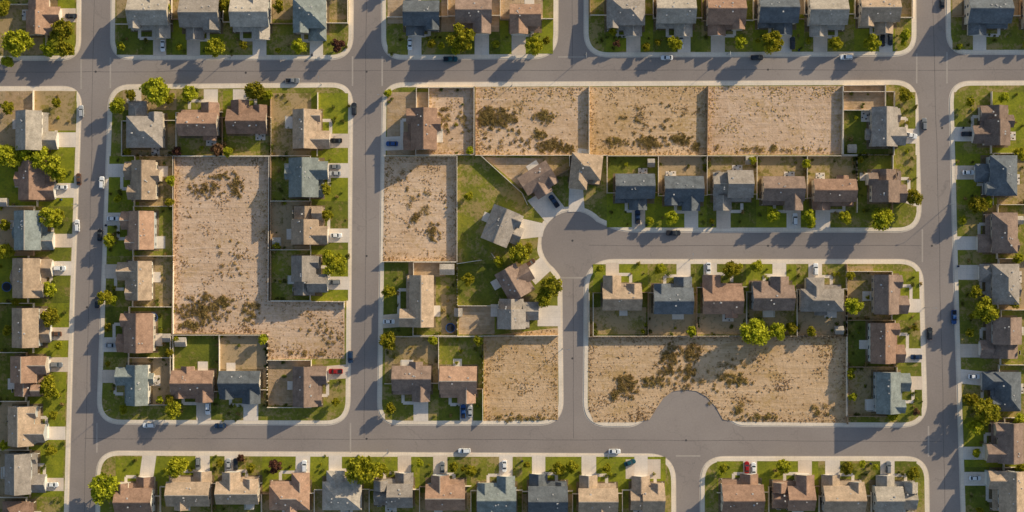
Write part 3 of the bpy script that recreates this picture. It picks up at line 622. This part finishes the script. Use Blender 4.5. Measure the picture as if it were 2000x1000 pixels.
def inside(p,poly):
    x,y=p;c=False;n=len(poly);j=n-1
    for i in range(n):
        xi,yi=poly[i];xj,yj=poly[j]
        if (yi>y)!=(yj>y) and x<(xj-xi)*(y-yi)/(yj-yi)+xi: c=not c
        j=i
    return c
def edged(p,poly):
    m=1e9;p=Vector(p)
    for i in range(len(poly)):
        a=Vector(poly[i]);b=Vector(poly[(i+1)%len(poly)]);d=b-a;t=max(0,min(1,(p-a).dot(d)/d.length_squared)); m=min(m,(a+d*t-p).length)
    return m
for poly,_m in LOTS+[(YARDS[1][0],0)]:
    b=MB(); xs=[p[0] for p in poly]; ys=[p[1] for p in poly]; x0,x1,y0,y1=min(xs),max(xs),min(ys),max(ys)
    n=int((x1-x0)*(y1-y0)*.18)
    for _ in range(n):
        p=(rp.uniform(x0,x1),rp.uniform(y0,y1))
        if not inside(p,poly): continue
        e=edged(p,poly); nv=noise.noise(Vector((p[0]*.022,p[1]*.03,3)))+.5*noise.noise(Vector((p[0]*.09,p[1]*.12,7)))
        pr=.03+max(0,nv-.08)*.9+math.exp(-e/5.5)*.7
        if e<1.2 or rp.random()>pr: continue
        X,Y=P(*p); h=rp.uniform(.06,.24); s=rp.uniform(.12,.32)
        for _k in range(2):
            an=rp.uniform(0,6.28); dx,dy=math.cos(an)*s,math.sin(an)*s; lx,ly=rp.uniform(-.2,.2),rp.uniform(-.2,.2)
            b.add([(X-dx,Y-dy,.15),(X+dx,Y+dy,.15),(X+dx*1.2+lx,Y+dy*1.2+ly,.15+h),(X-dx*1.2+lx,Y-dy*1.2+ly,.15+h*.8)],[(0,1,2,3)],'drygrass')
    b.obj('dry_grass')
# ------------------------------------------------------------ vehicles
def ring(xs,z): return [(x,y,z) for x,y in xs]
def car_mesh(kind,colr):
    b=MB(); pm='car_'+colr
    L,Wd={'sedan':(4.7,1.84),'suv':(4.9,1.95),'pickup':(5.6,2.0)}[kind]; l=L/2;w=Wd/2
    def out(fx,rx,wy,c):
        return [(-rx,-wy+c),(-rx+c,-wy),(fx-c*1.4,-wy),(fx,-wy+c*1.6),(fx,wy-c*1.6),(fx-c*1.4,wy),(-rx+c,wy),(-rx,wy-c)]
    hb={'sedan':.92,'suv':1.05,'pickup':1.08}[kind]
    loops=[ring(out(l-.08,l-.06,w-.06,.3),.28),ring(out(l,l,w,.28),.5),ring(out(l-.03,l-.02,w,.28),hb-.18),ring(out(l-.14,l-.08,w-.08,.3),hb-.04),ring(out(l-.3,l-.16,w-.2,.3),hb)]
    vs=sum(loops,[]); fs=[]
    for k in range(len(loops)-1):
        for i in range(8): fs.append((k*8+i,k*8+(i+1)%8,(k+1)*8+(i+1)%8,(k+1)*8+i))
    fs+=[tuple(range(8))[::-1],tuple(range(32,40))]; b.add(vs,fs,pm)
    H={'sedan':1.44,'suv':1.75,'pickup':1.78}[kind]
    gx={'sedan':(-1.75,1.05,-1.05,.35),'suv':(-2.25,1.0,-1.95,.35),'pickup':(-.75,1.35,-.5,.65)}[kind]
    wb,wt=w-.12,w-.32
    bt=[(gx[0],-wb,hb-.02),(gx[1],-wb,hb-.02),(gx[1],wb,hb-.02),(gx[0],wb,hb-.02)]
    tp=[(gx[2],-wt,H-.05),(gx[3],-wt,H-.05),(gx[3],wt,H-.05),(gx[2],wt,H-.05)]
    b.add(bt+tp,[(0,1,5,4),(1,2,6,5),(2,3,7,6),(3,0,4,7)],'glass')
    rr=[(gx[2]-.08,-wt-.04,H-.07),(gx[3]+.08,-wt-.04,H-.07),(gx[3]+.08,wt+.04,H-.07),(gx[2]-.08,wt+.04,H-.07),(gx[2]+.1,-wt+.12,H),(gx[3]-.12,-wt+.12,H),(gx[3]-.12,wt-.12,H),(gx[2]+.1,wt-.12,H)]
    b.add(rr,[(0,1,5,4),(1,2,6,5),(2,3,7,6),(3,0,4,7),(4,5,6,7),(3,2,1,0)],pm)
    for s in (-1,1):
        for xa,xb in ((gx[0],gx[2]),(gx[1],gx[3]),((gx[0]+gx[1])/2,(gx[2]+gx[3])/2)):
            b.tube((xa,s*wb,hb-.02),(xb,s*(wt+.01),H-.05),.05,.04,pm,5)
        b.box(gx[1]-.35,gx[1]-.12,s*w-.0 if s>0 else -w-.18,w+.18 if s>0 else -w,hb-.05,hb+.1,pm)
    if kind=='pickup':
        b.box(-l+.25,-.95,-w+.24,w-.24,hb+.004,hb+.012,'black')
        for s in (-1,1): b.box(-l+.15,-.9,s*(w-.18)-.05,s*(w-.18)+.05,hb,hb+.06,pm)
        b.box(-l+.12,-l+.22,-w+.2,w-.2,hb,hb+.06,pm)
    wr=.33 if kind=='sedan' else .38
    for xx in (-l+.95,l-.95):
        for s in (-1,1):
            b.tube((xx,s*(w-.22),wr),(xx,s*(w+.02),wr),wr,wr,'rubber',14); b.tube((xx,s*(w+.02),wr),(xx,s*(w+.03),wr),wr*.6,wr*.6,'rim',10)
    for s in (-1,1):
        b.box(l-.12,l+.01,s*(w-.42)-.18,s*(w-.42)+.18,hb-.32,hb-.18,'head'); b.box(-l-.01,-l+.06,s*(w-.4)-.16,s*(w-.4)+.16,hb-.3,hb-.14,'tail')
    return b.mesh('car_mesh')
CM={}
CARS=[(140,32,0,'dark'),(319,90,90,'white'),(572,158,0,'gray','pickup'),(801,87,90,'white'),(880,116,0,'teal','pickup'),(1302,113,0,'white'),(1478,113,180,'dark','suv'),(1652,112,180,'white','suv'),(1330,83,90,'white'),(1547,85,90,'dark','suv'),(1723,80,90,'black'),(1738,78,90,'dark'),
(160,218,92,'silver','suv'),(155,350,92,'brown'),(200,357,88,'white','suv'),(152,441,92,'white','suv'),(196,459,88,'black'),(191,590,88,'dark'),(692,213,90,'dark','suv'),(657,275,0,'black'),(655,326,0,'gray'),(655,339,0,'silver'),(657,460,0,'white'),(653,551,0,'gray','suv'),(656,725,0,'red','pickup'),(685,697,90,'navy','suv'),
(122,366,0,'white'),(118,524,0,'white','suv'),(110,652,0,'brown'),(112,712,0,'gray','suv'),(104,946,0,'white'),(292,830,0,'white','suv'),(431,831,180,'navy'),(907,880,0,'white','suv'),(1200,881,180,'white'),(407,797,90,'white','suv'),(905,803,90,'blue','pickup'),(918,803,90,'silver'),
(766,281,0,'blue'),(760,628,0,'white'),(1082,393,125,'navy','pickup'),(1035,514,35,'brown'),(1245,424,90,'navy','pickup'),(1552,428,90,'white','suv'),(1315,455,180,'dark','pickup'),(1776,265,-10,'white','pickup'),(1804,243,90,'gray','suv'),(1888,262,0,'dark'),(1890,337,0,'white'),(1788,697,0,'navy'),(1815,651,90,'dark','suv'),(1862,619,90,'blue','pickup'),
(1901,735,0,'white'),(1903,933,0,'white'),(1383,524,90,'white'),(1592,526,90,'white','suv'),(388,905,90,'gray','suv'),(447,906,90,'silver'),(461,906,90,'dark'),(595,910,90,'white','suv'),(864,912,90,'gray'),(985,910,90,'white'),(1458,912,90,'red'),(1471,914,90,'white'),(1839,6,90,'dark'),(1734,912,90,'gray','suv'),(222,427,0,'white'),(218,674,0,'silver'),(1230,903,20,'teal')]
FB={k:fillet(p) for k,p in BL.items()}
for c in CARS:
    k=c[4] if len(c)>4 else 'sedan'; key=(k,c[3])
    if key not in CM: CM[key]=car_mesh(*key)
    nm={'sedan':'parked_car','suv':'parked_suv','pickup':'parked_pickup_truck'}[k]
    o=bpy.data.objects.new(nm,CM[key]); col.objects.link(o); X,Y=P(c[0],c[1])
    onb=any(inside((c[0],c[1]),f) for f in FB.values())
    o.location=(X,Y,.165 if onb else .012); o.rotation_euler=(0,0,math.radians(c[2]+(180 if random.random()<.4 and c[2]%90==0 else 0)))
# ------------------------------------------------------------ small things
def shed(px,py,w,d,r):
    b=MB(); w/=2;d/=2
    b.box(-w,w,-d,d,0,2.1,'wall1'); 
    t_=[(-w-.15,-d-.15,2.05),(w+.15,-d-.15,2.05),(w+.15,d+.15,2.05),(-w-.15,d+.15,2.05),(-w-.15,0,2.9),(w+.15,0,2.9)]
    b.add(t_+[(a,b_,c-.08) for a,b_,c in t_],[(0,1,5,4),(3,4,5,2),(6,10,11,7),(9,8,11,10),(0,6,7,1),(3,2,8,9),(0,4,10,6),(4,3,9,10),(1,7,11,5),(5,11,8,2)],'roof_light')
    b.box(-.7,.7,-d-.04,-d+.01,.05,1.9,'trim'); b.add([(-w,-d,2.1),(-w,d,2.1),(-w,0,2.8)],[(0,1,2)],'wall1'); b.add([(w,-d,2.1),(w,d,2.1),(w,0,2.8)],[(0,1,2)],'wall1')
    o=b.obj('garden_shed'); X,Y=Pz(px,py,2.5); o.location=(X,Y,.14); o.rotation_euler=(0,0,math.radians(r))
for a in [(873,526,5.5,4,0),(352,668,4,3.4,0),(540,472,3,3,0),(1465,313,3,3,0),(1272,318,2.5,3,0),(895,610,3,3,90),(1640,645,3,3,0),(325,660,3,3,0),(1665,290,3,3,0),(5,395,3,3,0),(1990,430,3.5,3,0)]: shed(*a)
def tramp(px,py):
    b=MB(); n=20; r=1.9
    b.tube((0,0,.85),(0,0,.88),r*.86,r*.86,'black',n)
    vs=[];
    for rr in (r*.86,r): 
        for i in range(n): vs.append((rr*math.cos(6.2832*i/n),rr*math.sin(6.2832*i/n),.9))
    b.add(vs,[(i,(i+1)%n,n+(i+1)%n,n+i) for i in range(n)],'blue')
    for i in range(6):
        a=6.2832*i/6; b.tube((r*math.cos(a),r*math.sin(a),0),(r*math.cos(a),r*math.sin(a),.9),.04,.04,'pole',5)
    o=b.obj('trampoline'); X,Y=P(px,py); o.location=(X,Y,.14)
for a in [(300,620),(880,640),(15,560)]: tramp(*a)
def lamp(px,py,rot):
    b=MB(); b.tube((0,0,0),(0,0,7.6),.11,.06,'pole',8); b.tube((0,0,7.5),(1.7,0,8.0),.05,.04,'pole',6); b.box(1.5,2.2,-.14,.14,7.93,8.08,'pole'); b.box(1.6,2.1,-.1,.1,7.88,7.93,'lampglass'); b.tube((0,0,0),(0,0,.25),.2,.18,'pole',8)
    o=b.obj('street_lamp'); X,Y=P(px,py); o.location=(X,Y,.13); o.rotation_euler=(0,0,math.radians(rot))
for a in [(628,165,90),(1348,506,90),(752,190,180),(1143,108,-90),(1186,890,90),(215,800,180),(1806,600,0),(1853,400,180),(153,400,0),(1000,167,90),(760,882,90),(1100,680,0),(1420,106,-90),(450,113,-90)]: lamp(*a)
def bin_(px,py,r):
    b=MB(); b.add([(-.26,-.3,0),(.26,-.3,0),(.26,.3,0),(-.26,.3,0),(-.32,-.36,1.0),(.32,-.36,1.0),(.32,.36,1.0),(-.32,.36,1.0)],[(0,1,5,4),(1,2,6,5),(2,3,7,6),(3,0,4,7),(3,2,1,0)],'blue')
    b.add([(-.34,-.38,1.0),(.34,-.38,1.0),(.34,.38,1.0),(-.34,.38,1.0),(-.3,-.34,1.08),(.3,-.34,1.1),(.3,.34,1.1),(-.3,.34,1.08)],[(0,1,5,4),(1,2,6,5),(2,3,7,6),(3,0,4,7),(4,5,6,7)],'black'); b.tube((-.3,.36,.1),(.3,.36,.1),.1,.1,'rubber',8)
    o=b.obj('wheelie_bin'); X,Y=P(px,py); o.location=(X,Y,.16); o.rotation_euler=(0,0,r)
for i,a in enumerate([(1262,440),(1392,440),(610,108),(1560,98),(1700,905),(1020,900),(700,890),(1175,520),(120,390),(208,440),(1880,250),(1870,520)]): bin_(a[0],a[1],i)
# ------------------------------------------------------------ light + camera
el=math.radians(18.5); az=(0.76,0.65)
d=Vector((-az[0]*math.cos(el),-az[1]*math.cos(el),-math.sin(el)))
sl=bpy.data.lights.new('sun','SUN'); sl.energy=5.0; sl.angle=math.radians(.5); sl.color=(1.0,0.85,0.60)
so=bpy.data.objects.new('sun',sl); col.objects.link(so); so.rotation_euler=d.to_track_quat('-Z','Y').to_euler()
w=bpy.data.worlds.new('World'); scene.world=w; w.use_nodes=True; nt=w.node_tree
sk=nt.nodes.new('ShaderNodeTexSky'); sk.sky_type='NISHITA'; sk.sun_disc=False; sk.sun_elevation=el; sk.sun_rotation=math.atan2(az[0],az[1])
bg=nt.nodes['Background']; bg.inputs['Strength'].default_value=0.14; nt.links.new(sk.outputs[0],bg.inputs['Color'])
cam=bpy.data.cameras.new('camera'); cam.sensor_width=36; cam.lens=36*CAMH/400; cam.clip_end=20000; cam.clip_start=1
co=bpy.data.objects.new('camera',cam); col.objects.link(co); co.location=(0,0,CAMH); scene.camera=co
scene.view_settings.view_transform='Standard'; scene.view_settings.look='None'; scene.view_settings.exposure=0
